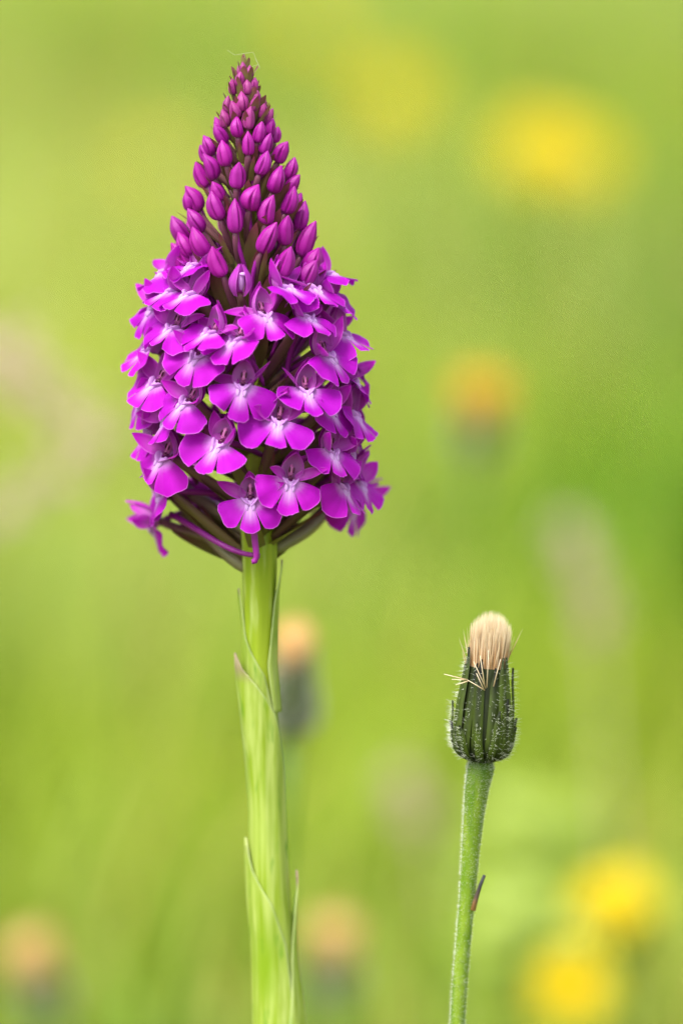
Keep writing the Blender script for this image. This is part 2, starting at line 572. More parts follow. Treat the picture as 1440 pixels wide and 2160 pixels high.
# --- flower pieces (millimetres, facing -y, up +z)
def lip_mesh(seed, name='lip'):
    rng = random.Random(seed)
    Rs = [4.9 * rng.uniform(0.92, 1.08), 4.9 * rng.uniform(0.92, 1.08)]
    Rm = 4.7 * rng.uniform(0.9, 1.06)
    dl = R(64)
    fw = Vector((0, -math.cos(dl), -math.sin(dl))); nn = Vector((0, -math.sin(dl), math.cos(dl)))
    ha = [3.5, 8, 12, 15.5, 18, 19.8, 21, 22, 23, 24.2, 26, 29, 34, 41, 50, 59, 68, 76, 83, 88, 92, 95, 98, 101]
    ang = [-a_ for a_ in reversed(ha)] + [0] + ha
    ph_off = rng.uniform(0, 6.28); nl, nr = 24 + rng.uniform(-3, 3), 24 + rng.uniform(-3, 3)
    droop_l, droop_r, droop_m = rng.uniform(-0.4, 1.9), rng.uniform(-0.4, 1.9), rng.uniform(-0.5, 1.6)
    vn = {}
    asp = {-1: rng.uniform(0.80, 1.04), 1: rng.uniform(0.80, 1.04)}; curl = rng.uniform(-0.5, 0.9)
    rip = [(rng.uniform(0.01, 0.03), rng.uniform(3, 7), rng.uniform(0, 6)) for _ in range(2)] + [(rng.uniform(0.008, 0.018), rng.uniform(14, 24), rng.uniform(0, 6)) for _ in range(2)]
    def rad(d):
        s = abs(d); n_ = nl if d < 0 else nr
        t = abs(s - 22.0)
        notch = 0.40 + 0.60 * sstep(0, 4.2, t) ** 0.6
        if s < 22.0:
            b = Rm * (1 - 0.07 * (s / 22) ** 4 + 0.03 * math.cos(R(d) * 5))
        else:
            q = (s - 62) / 32
            b = (Rs[0] if d < 0 else Rs[1]) * (1.06 - 0.10 * q * q - 0.05 * q)
        end = 0.28 + 0.72 * sstep(102, 91, s) ** 0.7
        jag = 1 + sum(a * 0.55 * math.sin(k * R(d) * 2 + p) for a, k, p in rip)
        return b * notch * end * jag
    mb = MB()
    nv = 12
    LV = [0, .10, .20, .31, .42, .53, .63, .73, .82, .90, .955, .975, 1.0]
    def fn(u, v):
        i = int(round(u * (len(ang) - 1))); d = ang[i]
        v = LV[int(round(v * nv))]
        rr = 0.35 + (rad(d) - 0.35) * v
        sgn = -1 if d < 0 else 1
        a = R(d if abs(d) < 22 else sgn * (22 + (abs(d) - 22) * asp[sgn]))
        x, b = rr * math.sin(a), rr * math.cos(a)
        q = rr / 4.9
        side = sstep(20, 40, abs(d))
        dr = (droop_l if d < 0 else droop_r) * side + droop_m * (1 - side)
        h = 0.35 * math.sin(min(q, 1) * 1.6) - dr * q * q * 0.9 + 0.40 * q * q * math.sin(3.1 * a + ph_off) + 0.17 * q ** 3 * math.sin(10 * a + ph_off * 2)
        h -= curl * sstep(0.7, 1.0, v) * 0.45 * side
        h += 0.30 * math.exp(-(x / 0.8) ** 2) * sstep(4.2, 0.5, b)
        p = Vector((x, 0, 0)) + fw * b + nn * h
        wh = math.exp(-(x / (0.60 + 0.07 * b)) ** 2) * sstep(4.2, 1.4, rr) * (0.82 + 0.18 * math.cos(31 * a))
        wh = max(wh, 0.55 * sstep(2.5, 0.8, rr))
        wh = min(1, wh + 0.10 * sstep(3.2, 1, rr) * (0.5 + 0.5 * math.sin(26 * a)))
        ed = 0.55 if v > 0.985 else 0.0
        ve = vn.setdefault(i, rng.uniform(0, 0.26)) * sstep(1.2, 2.5, rr) * (1 - 0.6 * v)
        return p, (wh, ed, ve, 1)
    mb.grid(fn, len(ang) - 1, nv)
    for sg in (-1, 1):      # the two guide plates at the lip's base
        m3 = Matrix.Rotation(sg * R(rng.uniform(30, 52)), 3, 'Y') @ Matrix.Rotation(R(-30), 3, 'X')
        mb.ellipsoid((sg * 0.66, -0.55, -0.28), (0.20, 0.55, 0.88), (0.62, 0, 0, 1), 10, 8, m3)
        mb.ellipsoid((sg * 0.46, -0.80, -0.95), (0.30, 0.36, 0.72), (0.80, 0, 0, 1), 8, 6, Matrix.Rotation(R(-22), 3, 'X'))
    me = mb.mesh(name, M_LIP)
    return me


def hood_mesh(seed):
    rng = random.Random(seed)
    wmx = rng.uniform(1.45, 1.7); hgt = rng.uniform(3.9, 4.6); op = rng.uniform(1.35, 1.75); arch = rng.uniform(1.3, 2.4); asym = rng.uniform(-0.25, 0.25)
    mb = MB()
    def fn(u, v):
        s = 2 * u - 1
        wv = wmx * (math.sin(math.pi * min(1, 0.20 + 0.80 * v)) ** 0.65 if v < 0.999 else 0.0) + 0.03
        a = s * op + asym * s * s * v
        x = wv * math.sin(a)
        y = 1.0 + 0.5 * math.sin(math.pi * v) - arch * v * v - wv * 0.95 * (1 - math.cos(a))
        z = -0.3 + hgt * v - 0.35 * abs(s) ** 2 * v
        e = abs(s)
        vein = 0.30 * (0.5 + 0.5 * math.cos(s * 15)) * sstep(0.9, 0.2, v) * (1 - e)
        pale = (0.75 * (1 - e ** 2) + 0.15) * sstep(1.05, 0.45, v)
        return (x, y, z), (pale, 0.45 * sstep(0.92, 1.0, e), vein, 1)
    mb.grid(fn, 16, 12)
    # the back sepal laid over the two petals
    def fn2(u, v):
        s = 2 * u - 1
        wv = 1.15 * math.sin(math.pi * (0.15 + 0.85 * v)) ** 0.8 + 0.02
        y = 1.16 + 0.55 * math.sin(math.pi * v) - arch * v * v * 1.03 - 0.45 * (1 - math.cos(s * 1.3))
        return (wv * s, y, -0.3 + (hgt + 0.5) * v), (0.10 * (1 - abs(s)), 0.3 * sstep(0.9, 1, abs(s)), 0, 1)
    mb.grid(fn2, 8, 10)
    return mb.mesh('hood', M_SEP)


def sepal_mesh(seed, sg):
    rng = random.Random(seed)
    ln = rng.uniform(3.5, 4.9); wd = rng.uniform(0.8, 1.1); cup = rng.uniform(0.4, 0.9); bend = rng.uniform(-0.5, 1.6); up = rng.uniform(2, 48); fwd = rng.uniform(-0.35, 0.9)
    ax = Vector((sg * math.cos(R(up)), -fwd, math.sin(R(up)))).normalized()
    sd_ = Vector((0, -rng.uniform(0.1, 1.6), -1)); sd_ = (sd_ - ax * ax.dot(sd_)).normalized()
    nn = ax.cross(sd_) * sg
    if nn.y > 0:
        nn = -nn
    mb = MB()
    def fn(u, v):
        s = 2 * u - 1
        wv = wd * (math.sin(math.pi * (0.12 + 0.88 * v) ** 0.9) ** 0.85 if v < 0.999 else 0.0) + 0.03
        p = Vector((sg * 0.75, 0.35, 0.2)) + ax * (ln * v) + sd_ * (wv * s) + nn * (cup * (s * s) * wv * 0.6 + bend * v * v)
        pale = 0.32 * sstep(0.9, 0.1, v) * (1 - abs(s) ** 2)
        vein = 0.16 * (0.5 + 0.5 * math.cos(s * 14)) * (1 - v)
        return p, (pale, 0.45 * sstep(0.9, 1, abs(s)), vein, 1)
    mb.grid(fn, 8, 9)
    return mb.mesh('sepal', M_SEP)


def column_mesh():
    mb = MB()
    mb.ellipsoid((0, 0.35, 1.15), (0.42, 0.45, 0.95), (0, 0, 0, 1), 8, 6)
    mb.ellipsoid((-0.30, -0.02, 1.35), (0.15, 0.16, 0.42), (1, 0, 0, 1), 6, 5)
    mb.ellipsoid((0.30, -0.02, 1.35), (0.15, 0.16, 0.42), (1, 0, 0, 1), 6, 5)
    mb.ellipsoid((0, -0.05, 0.70), (0.34, 0.20, 0.18), (0.45, 0, 0, 1), 6, 5)
    mb.ellipsoid((0, 0.1, 0.25), (0.42, 0.45, 0.22), (0.9, 0, 0, 1), 8, 5)
    return mb.mesh('column', M_COLUMN)


def spur_mesh(seed):
    rng = random.Random(seed)
    ln = rng.uniform(10, 13)
    sx = rng.uniform(-3.5, 3.5)
    p = bez(Vector((0, 0.3, -0.2)), Vector((0, ln * 0.4, -0.6)), Vector((sx * .5, ln * 0.8, -2.5)), Vector((sx, ln, -rng.uniform(2.5, 6.5))), 12)
    mb = MB()
    mb.tube(p, lambda t: 0.52 - 0.16 * t if t < 0.97 else 0.2, n=8)
    return mb.mesh('spur', M_SPUR)


LIPS = [lip_mesh(100 + i) for i in range(14)]
HOODS = [hood_mesh(200 + i) for i in range(9)]
SEP_L = [sepal_mesh(300 + i, -1) for i in range(12)]
SEP_R = [sepal_mesh(400 + i, 1) for i in range(12)]
COLUMN = column_mesh()
SPURS = [spur_mesh(500 + i) for i in range(6)]


def bract_mesh(seed):
    rng = random.Random(seed)
    tw = rng.uniform(-0.6, 0.6); bd = rng.uniform(-0.10, 0.14)
    mb = MB()      # unit length along +z, folded along its keel
    def fn(u, v):
        s = 2 * u - 1
        wv = 0.125 * (1 - v) ** 0.65 * (0.75 + 0.9 * v) + 0.004
        a = tw * v
        x, y = wv * s, 0.05 * abs(s) * (1 - v) + bd * v * v
        return (x * math.cos(a) - y * math.sin(a), x * math.sin(a) + y * math.cos(a), v), (sstep(0.45, 1.0, v) * 0.9 + 0.3 * sstep(0.6, 1, abs(s)) * (1 - v), 0, 0, 1)
    mb.grid(fn, 6, 10)
    return mb.mesh('bract', M_BRACT)


BRACTS = [bract_mesh(600 + i) for i in range(5)]


def orient(z, ref):
    z = z.normalized()
    x = ref.cross(z)
    if x.length < 1e-6:
        x = Vector((1, 0, 0))
    x.normalize()
    y = z.cross(x)
    return Matrix((x, y, z)).transposed().to_4x4()


def add_stalk(parent, Mw_inv, att, end, out, r0, r1, purple, bract_len, rng, name='ovary', bract_end=None):
    """twisted ovary from the axis to the back of a flower or bud, and the bract below it"""
    d = (end - att)
    p = bez(att, att + out * d.length * 0.25 + Vector((0, 0, 1)) * d.length * 0.22, end - d * 0.3 - Vector((0, 0, 1)) * d.length * 0.02, end, 10)
    mb = MB()
    sc_ = Mw_inv.to_scale()[0]
    mb.tube([Mw_inv @ q for q in p], lambda t: (r0 + (r1 - r0) * t) * (1 + 0.25 * math.sin(math.pi * t)) * sc_, n=8,
            cfn=lambda t, th: (min(1, purple * (0.35 + 0.65 * t) + 0.35 * sstep(0.2, 0.9, math.sin(th + 4 * t))), 0, 0, 1), ridge=0.12, ridges=3)
    o = obj(name, mb.mesh(name, M_OVARY), parent)
    bo = None
    if bract_len:
        be = bract_end or (att + d.normalized() * bract_len + Vector((rng.uniform(-1, 1), rng.uniform(-1, 1), rng.uniform(-0.6, 1.0))) * 0.0012)
        z = be - att
        m = Matrix.Translation(att - Vector((0, 0, 0.0012))) @ orient(z, -out) @ Matrix.Diagonal((z.length, z.length, z.length, 1))
        bo = obj('bract', rng.choice(BRACTS), parent, Mw_inv @ m)
    return o


RT_TAB = [(500, 95), (560, 138), (600, 165), (650, 186), (700, 198), (750, 206), (850, 213), (950, 213), (1030, 206), (1100, 190)]
PITCH_TAB = [(540, 46), (620, 30), (700, 18), (800, 9), (900, 3), (1000, -2), (1060, -6), (1120, -30)]
flower_pts = []


def add_flower(px, py, y, az, pitch, roll, scale, lip=None, rng=random, att_py=None, spur=True):
    thr = P(px, py, y)
    M = Matrix.Translation(thr) @ Matrix.Rotation(R(az), 4, 'Z') @ Matrix.Rotation(R(-pitch), 4, 'X') @ Matrix.Rotation(R(roll), 4, 'Y') @ Matrix.Scale(scale * mm, 4)
    f = obj('flower', None, orchid, OI @ M)
    Mi = M.inverted()
    L_ = LIPS[lip if lip is not None else rng.randrange(len(LIPS))]
    jit = lambda a: Matrix.Rotation(R(rng.uniform(-a, a)), 4, 'X') @ Matrix.Rotation(R(rng.uniform(-a, a)), 4, 'Z')
    obj('lip', L_, f, jit(8))
    big = 1.0 + 0.28 * sstep(25, 70, abs(az))
    obj('hood', rng.choice(HOODS), f, jit(7) @ Matrix.Scale(1 + (big - 1) * 0.6, 4))
    obj('sepal', rng.choice(SEP_L), f, jit(12) @ Matrix.Scale(big, 4))
    obj('sepal', rng.choice(SEP_R), f, jit(12) @ Matrix.Scale(big, 4))
    obj('column', COLUMN, f)
    if spur:
        obj('spur', rng.choice(SPURS), f, jit(14))
    out = Vector((thr.x - P(axx(py), py, 0).x, thr.y, 0))
    out = out.normalized() if out.length > 1e-5 else Vector((0, -1, 0))
    ap = att_py or min(py + rng.uniform(85, 140), 1185)
    back = M @ Vector((0, 1.1, 0.1))
    att = P(axx(ap), ap, 0) + out * lerp_table(STEM_R, ap) * S * 0.8
    add_stalk(f, Mi, att, back, out, 0.00062, 0.00055, 0.12 if ap > 1130 else 0.45, 0.0105 * rng.uniform(0.85, 1.2), rng)
    flower_pts.append(thr)
    return f


# manual list of the flowers that can be told apart: px, py of the throat, turn offset, roll, scale, (pitch offset)
FL = [
    (528, 1052, 0, 0, 0.98, -4), (612, 1012, 0, 9, 1.0, 2), (697, 950, 6, 12, 1.0, 2), (755, 1018, 0, 16, 0.98, 0),
    (588, 886, 0, 12, 1.02, 2), (466, 934, -8, 17, 1.05, 2), (348, 962, 4, 20, 1.03, 4), (512, 812, 0, 6, 1.0, 4),
    (645, 822, 0, 3, 0.98, 4), (398, 846, -6, 22, 1.02, 6), (334, 806, 0, 20, 1.0, 4), (502, 714, -26, 10, 1.0, 2),
    (420, 748, -10, 18, 1.0, 0), (556, 662, 22, -4, 0.95, 0), (646, 668, 12, 2, 0.92, 4), (600, 608, 34, 2, 0.92, 2),
    (404, 620, -14, 6, 1.0, 0), (688, 748, 20, -6, 1.0, 0), (722, 705, 8, 4, 0.9, 2), (742, 872, 4, 10, 0.98, 4),
    (368, 690, 0, 6, 0.98, 0), (330, 650, -8, 0, 0.95, -4), (318, 735, -4, 8, 1.0, 0), (306, 838, -4, 10, 1.0, -6),
    (320, 905, -4, 14, 1.0, -4), (700, 628, 10, 2, 0.9, 0), (740, 800, 10, 6, 0.95, 4), (352, 575, -6, -4, 0.95, -4),
    (690, 580, 8, 4, 0.85, 8), (448, 700, -30, 12, 0.9, 6),
]
rng = random.Random(21)
for i, (px, py, daz, roll, s, dp) in enumerate(FL):
    rt = lerp_table(RT_TAB, py)
    dx = px - axx(py)
    y = -math.sqrt(max(0.0, rt * rt - dx * dx)) * S
    az = math.degrees(math.atan2(dx, max(1e-3, -y / S)))
    az = az * 0.82 + daz
    add_flower(px, py, y, az, lerp_table(PITCH_TAB, py) + dp, roll, s, i % len(LIPS), rng)

# drooping lowest flowers at the rim
add_flower(338, 1045, 0.004, -78, -14, 10, 0.95, 1, rng, 1185)
add_flower(322, 1108, 0.009, -82, -46, 6, 0.95, 2, rng, 1190)
add_flower(356, 1010, 0.008, -70, -6, 10, 0.9, 5, rng, 1150)
add_flower(748, 1062, 0.010, 62, -32, 14, 0.95, 4, rng, 1170)
add_flower(700, 1035, 0.016, 120, -20, 8, 0.95, 3, rng, 1175)
add_flower(430, 1050, 0.015, -140, -15, 0, 0.95, 6, rng, 1180)

# the rest of the open flowers, all round the spike, where nothing stands yet
ga = 0.0
for k in range(600):
    py = 552 + (1075 - 552) * ((0.5 + k * 0.7548777) % 1.0)
    th = 2 * math.pi * ((0.5 + k * 0.5698403) % 1.0)
    rt = lerp_table(RT_TAB, py) * rng.uniform(0.94, 1.02)
    px = axx(py) + rt * math.sin(th)
    y = -rt * math.cos(th) * S
    front = -math.cos(th) < -0.25
    pt = P(px, py, y)
    lim = 0.0062 if (front and abs(math.sin(th)) < 0.62) else (0.0046 if front else 0.0054)
    if min((pt - q).length for q in flower_pts) < lim:
        continue
    if front and py > 950 and px < 660:      # the open rim where the ovaries show
        continue
    if front and (abs(px - 600) < 60 and 730 < py < 800):      # the gap that shows the spurs inside
        continue
    if front and abs(px - 500) < 70 and py < 660:
        continue
    az = math.degrees(math.atan2(math.sin(th), math.cos(th)))
    add_flower(px, py, y, az, lerp_table(PITCH_TAB, py) + rng.uniform(-8, 8), rng.uniform(-14, 14) + 8 * math.sin(th), rng.uniform(0.9, 1.02), None, rng)


# --- buds
def bud_mesh(seed, mat):
    rng = random.Random(seed)
    bend = rng.uniform(-0.10, 0.10); tipx = rng.uniform(-0.10, 0.10); a0 = rng.uniform(0, 6.28)
    mb = MB()       # unit length along +z, width about 0.55
    PR = [(0, 0.10), (0.03, 0.17), (0.10, 0.235), (0.22, 0.272), (0.36, 0.278), (0.50, 0.268), (0.64, 0.240), (0.76, 0.182), (0.86, 0.118), (0.94, 0.062), (0.985, 0.030), (1, 0.008)]
    VS = [0, .03, .07, .12, .2, .28, .36, .45, .54, .63, .71, .78, .85, .91, .955, .985, 1.0]
    def fn(u, v):
        v = VS[int(round(v * (len(VS) - 1)))]
        th = 2 * math.pi * u
        prof = lerp_table(PR, v)
        gk = min(abs(((th - a0 + math.pi / 3 * 2 * j + 0.25 * v) + math.pi) % (2 * math.pi) - math.pi) for j in range(3))
        groove = math.exp(-(gk / 0.15) ** 2)
        ridge = math.exp(-((gk - 1.05) / 0.25) ** 2)
        lipk = math.exp(-((gk - 0.30) / 0.14) ** 2)
        r = prof * (0.96 - 0.26 * groove * math.sin(math.pi * min(1, v + 0.1)) + 0.10 * ridge + 0.05 * lipk)
        p = (r * math.cos(th) + bend * math.sin(math.pi * v) + tipx * v * v, r * math.sin(th), v)
        pale = 0.30 * sstep(0.22, 0.0, v) + 0.18 * math.exp(-((gk - 0.62) / 0.3) ** 2) * math.sin(math.pi * v)
        return p, (pale, 0, 0.85 * groove * math.sin(math.pi * min(1, v + .05)) + 0.34 * ridge * (0.4 + 0.6 * v), 1)
    mb.grid(fn, 54, len(VS) - 1, closed_u=True)
    return mb.mesh('bud', mat)


BUDS = [bud_mesh(700 + i, M_BUD) for i in range(10)]
YBUDS = [bud_mesh(720 + i, M_YBUD) for i in range(5)]
BUD_RT = [(110, 4), (160, 14), (200, 30), (250, 52), (300, 70), (350, 88), (400, 100), (450, 116), (500, 132), (550, 150), (620, 165)]
# tip x, y, base x, y, width: measured on a 4x enlargement that starts at (360, 100)
BD = [(580, 965, 555, 1190, 140), (735, 1155, 665, 1370, 165), (545, 1275, 545, 1565, 135), (360, 1205, 420, 1455, 140), (850, 1240, 800, 1490, 150),
      (985, 1410, 960, 1665, 140), (885, 1470, 760, 1730, 150), (1240, 1470, 1100, 1765, 150), (1140, 1295, 1080, 1545, 120), (1045, 1170, 970, 1400, 130),
      (935, 995, 860, 1225, 135), (820, 870, 745, 1075, 125), (1085, 1070, 1000, 1230, 115), (1035, 920, 970, 1110, 115), (985, 790, 900, 970, 130),
      (655, 705, 655, 910, 105), (415, 785, 470, 1000, 130), (280, 895, 370, 1110, 130), (205, 965, 300, 1180, 120), (140, 1160, 240, 1380, 140),
      (145, 1360, 270, 1550, 130), (15, 1415, 140, 1650, 150), (170, 1525, 300, 1750, 150), (345, 1680, 440, 1930, 150), (280, 740, 350, 910, 115),
      (380, 640, 460, 810, 110), (555, 575, 570, 760, 105), (765, 625, 730, 800, 110), (840, 720, 780, 900, 110), (910, 670, 870, 800, 95),
      (675, 495, 650, 690, 110), (600, 370, 600, 540, 105), (520, 450, 550, 610, 100), (440, 520, 460, 680, 95), (730, 410, 690, 540, 85),
      (790, 470, 770, 600, 85), (590, 200, 580, 330, 85), (650, 270, 650, 400, 90), (520, 260, 530, 400, 80), (612, 120, 608, 230, 60),
      (668, 150, 662, 260, 65), (712, 250, 698, 370, 75), (1020, 1680, 920, 1930, 155), (1250, 1690, 1150, 1880, 140), (1235, 1800, 1120, 1990, 150),
      (478, 405, 482, 560, 80), (112, 1225, 170, 1370, 110), (1105, 1225, 1040, 1380, 100), (872, 600, 830, 740, 90), (350, 1130, 430, 1290, 110),
      (250, 820, 310, 960, 105), (20, 1640, 130, 1870, 150), (735, 360, 715, 470, 75), (60, 1560, 170, 1760, 130)]
bud_pts = []


def add_bud(tx, ty, bx, by, wd, y, rng, lean=0.0):
    tip = P(tx, ty, y - lean); bas = P(bx, by, y)
    z = tip - bas
    ln = z.length
    w_ = wd * S / 0.55
    young = by < 285
    M = Matrix.Translation(bas) @ orient(z, Vector((0, 1, 0))) @ Matrix.Diagonal((w_, w_, ln, 1)) @ Matrix.Rotation(rng.uniform(0, 6.28), 4, 'Z')
    b = obj('bud', rng.choice(YBUDS if young else BUDS), orchid, OI @ M)
    bud_pts.append((tip + bas) / 2)
    out = Vector((bas.x - P(axx(by), by, 0).x, bas.y, 0))
    out = out.normalized() if out.length > 1e-5 else Vector((0, -1, 0))
    ap = by + lerp_table([(150, 12), (250, 35), (400, 85), (600, 130)], by)
    att = P(axx(ap), ap, 0) + out * lerp_table(STEM_R, ap) * S * 0.6
    # children of a bud: its stalk and bract are stored in the bud's own frame
    d = bas - att
    mb = MB()
    pts = bez(att, att + out * d.length * 0.3 + Vector((0, 0, 1)) * d.length * 0.2, bas - z.normalized() * d.length * 0.2, bas + z * 0.05, 8)
    r0 = 0.00036 if not young else 0.00025
    vs0 = len(mb.v)
    mb.tube(pts, lambda t: r0 * (1 + 0.3 * math.sin(math.pi * t)) * (1.1 if t < .9 else 0.9), n=7,
            cfn=lambda t, th: (min(1, 0.3 + 0.5 * t), 0, 0, 1), ridge=0.12, ridges=3)
    Mi = M.inverted()
    mb.v = [tuple(Mi @ Vector(v)) for v in mb.v]
    obj('stalk', mb.mesh('stalk', M_OVARY), b)
    side = out.cross(Vector((0, 0, 1))) * (rng.choice((-1, 1)) * wd * S * rng.uniform(0.35, 0.75))
    be = bas + z * rng.uniform(0.2, 0.75) + side * 1.2 * (0.6 if young else 1.0) + out * (wd * S * 0.25)
    if young:
        be = bas + z * rng.uniform(0.85, 1.45) + side * 0.6 + out * wd * S * 0.55
        att = att + out * wd * S * 0.35
    zz = be - att
    m = Matrix.Translation(att - Vector((0, 0, 0.0008))) @ orient(zz, -out) @ Matrix.Diagonal((max(zz.length * 1.05, 0.007), max(zz.length * 0.8, 0.006), zz.length, 1))
    obj('bract', rng.choice(BRACTS), b, Mi @ m)
    # the thin spur under the bud
    if not young and rng.random() < 0.8:
        mb = MB()
        s0 = bas + z * 0.12 - out * 0.0003
        s1 = att - Vector((0, 0, d.length * 0.15)) + side * 0.8 + out * d.length * 0.25
        mb.tube(bez(s0, s0 - z.normalized() * d.length * 0.35 + side * 0.2, (s0 + s1) / 2 + side * 0.5 - Vector((0, 0, 0.001)), s1, 10), lambda t: 0.00035 - 0.00008 * t, n=7)
        mb.v = [tuple(Mi @ Vector(v)) for v in mb.v]
        obj('spur', mb.mesh('spur', M_SPUR), b)
    return b


rng = random.Random(5)
for (a, b, c, d, wd) in BD:
    tx, ty, bx, by = 360 + a / 4, 100 + b / 4, 360 + c / 4, 100 + d / 4
    cy = (ty + by) / 2
    rt = lerp_table(BUD_RT, cy)
    dx = (bx + tx) / 2 - axx(cy)
    y = -math.sqrt(max(0.0, rt * rt - dx * dx)) * S
    add_bud(tx, ty, bx, by, wd / 4, y, rng, lean=rng.uniform(0.0, 0.0007))
# buds round the back
ga = 20.0
for k in range(260):
    py = 140 + (560 - 140) * ((0.5 + k * 0.7548777) % 1.0) ** 0.8
    th = 2 * math.pi * ((0.5 + k * 0.5698403) % 1.0)
    if math.cos(th) > -0.05:
        continue
    rt = lerp_table(BUD_RT, py) * 0.96
    px = axx(py) + rt * math.sin(th)
    y = -rt * math.cos(th) * S
    ln = lerp_table([(130, 26), (250, 42), (400, 55), (560, 62)], py)
    pt = P(px, py, y)
    if min((pt - q).length for q in bud_pts) < ln * S * 0.72:
        continue
    tl = math.sin(th) * 0.38 * ln
    add_bud(px + tl / 2, py - ln / 2, px - tl / 2, py + ln / 2, ln * 0.54, y, rng)

# awl-shaped bracts that stand out between the buds: tip on the same enlargement
for (a, b) in ((612, 55), (668, 85), (735, 150), (560, 115), (520, 195), (500, 235), (755, 280), (845, 465), (385, 535), (435, 385), (330, 650), (875, 605), (590, 340),
               (650, 490), (515, 590), (575, 800), (700, 910), (395, 900), (490, 1010), (835, 1045), (405, 1560), (315, 1800), (810, 1700), (1065, 1560), (760, 300)):
    tx, ty = 360 + a / 4, 100 + b / 4
    rt = lerp_table(BUD_RT, ty + 14) * 1.02 + 4
    dx = tx - axx(ty)
    yy = -math.sqrt(max(0.0, rt * rt - dx * dx)) * S
    ln = lerp_table([(110, 26), (200, 34), (350, 50), (560, 75)], ty) * rng.uniform(0.9, 1.2)
    tip = P(tx, ty, yy)
    bx = axx(ty + ln) + dx * 0.62
    bas = P(bx, ty + ln, yy * 0.62)
    zz = tip - bas
    wl = max(zz.length * 0.62, 0.0042)
    out = Vector((bas.x - P(axx(ty + ln), ty + ln, 0).x, bas.y - 1e-5, 0)).normalized()
    obj('bract', rng.choice(BRACTS), orchid, OI @ Matrix.Translation(bas) @ orient(zz, -out) @ Matrix.Diagonal((wl, wl, zz.length, 1)))

# opening bud: sepals parting over a white lip
def opening_bud(px, py, y):
    M = Matrix.Translation(P(px, py, y)) @ Matrix.Rotation(R(8), 4, 'Z') @ Matrix.Rotation(R(14), 4, 'X') @ Matrix.Scale(mm, 4)
    f = obj('flower', None, orchid, OI @ M)
    for k, (a, op) in enumerate(((0, 0.0), (70, 0.12), (-66, 0.05), (122, 0.30), (-126, 0.42))):
        mb = MB()
        def fn(u, v, a=a, op=op):
            s = 2 * u - 1
            wv = 1.15 * math.sin(math.pi * (0.2 + 0.8 * v)) ** 0.75 + 0.02
            ang_ = math.pi / 2 + R(a) + s * 0.55
            r = 0.5 + 1.0 * math.sin(math.pi * min(1, 0.15 + v * 0.84)) - 0.3 * v + op * v
            p = (r * math.cos(ang_) * (0.6 + 0.4 * wv), r * math.sin(ang_) * (0.6 + 0.4 * wv), 4.4 * v)
            return p, (0.3 * (1 - abs(s)) * (1 - v) + 0.1, 0.5 * sstep(0.88, 1, abs(s)), 0, 1)
        mb.grid(fn, 8, 9)
        obj('sepal', mb.mesh('sepal', M_SEP), f)
    mb = MB()
    mb.ellipsoid((0.1, -0.5, 2.1), (0.45, 0.35, 1.3), (0.75, 0, 0, 1))
    mb.ellipsoid((0.25, -0.75, 3.2), (0.5, 0.3, 0.25), (0.85, 0, 0, 1))
    obj('lip', mb.mesh('lip', M_LIP), f)
    att = P(axx(720), 720, 0) + Vector((0, -1, 0)) * 0.001
    add_stalk(f, M.inverted(), att, M @ Vector((0, 0, 0.1)), Vector((0, -1, 0)), 0.0006, 0.0005, 0.45, 0.009, rng)


opening_bud(506, 622, -0.0105)

# the spur that hangs below the lowest flower, with its hooked tip
mb = MB()
pa = [P(x, y_, -0.0135 + 0.0 * y_) for x, y_ in ((533, 1085), (535, 1110), (537, 1135), (540, 1160), (541, 1175), (538, 1184), (531, 1185))]
mb.tube([OI @ p for p in pa], lambda t: (0.00050 - 0.00012 * t), n=8)
obj('spur', mb.mesh('spur', M_SPUR), orchid)
# long spur of the drooping flower, crossing to the stem
mb = MB()
pa = bez(P(360, 1085, 0.002), P(430, 1120, -0.002), P(480, 1172, -0.004), P(548, 1172, -0.0045), 14)
mb.tube([OI @ p for p in pa], lambda t: 0.00050 - 0.00014 * t, n=8)
obj('spur', mb.mesh('spur', M_SPUR), orchid)
# thick grey-green ovaries under the crown
for (a, b, c, d, r, ya, yd) in (((380, 1085), (440, 1115), (480, 1180), (522, 1200), 0.00085, 0.006, 0.0), ((700, 1045), (680, 1100), (630, 1130), (580, 1160), 0.0009, 0.010, 0.001), ((385, 1030), (430, 1060), (480, 1090), (530, 1130), 0.0008, 0.006, 0.0)):
    mb = MB()
    pa = bez(P(*a, ya), P(*b, ya * 0.8), P(*c, yd), P(*d, yd), 14)
    mb.tube([OI @ p for p in pa], lambda t: r * (0.8 + 0.35 * math.sin(math.pi * t)), n=9, cfn=lambda t, th: (0.30 * (1 - t) + 0.10 + 0.25 * sstep(0.2, .9, math.sin(th)), 0.8, 0, 1), ridge=0.1, ridges=3)
    obj('ovary', mb.mesh('ovary', M_OVARY), orchid)


# ================================================================== HAWKBITS
def hair_tris(mb, roots, dirs, lens, wid, c0=(0, 0, 0, 1), c1=(0, 0, 0, 1)):
    for p, d, l in zip(roots, dirs, lens):
        d = d.normalized()
        a = d.cross(Vector((0.3, 0.5, 0.8))).normalized() * wid
        b = d.cross(a).normalized() * wid
        mb.add([p + a, p - a * 0.5 + b * 0.86, p - a * 0.5 - b * 0.86, p + d * l], [(0, 1, 3), (1, 2, 3), (2, 0, 3)], [c0, c0, c0, c1])


INV_PROF = [(0.0, 1.3), (0.3, 2.3), (1.0, 3.25), (2.6, 3.85), (5.0, 3.85), (8.0, 3.65), (11.0, 3.2), (14.6, 2.75)]   # height mm -> radius mm


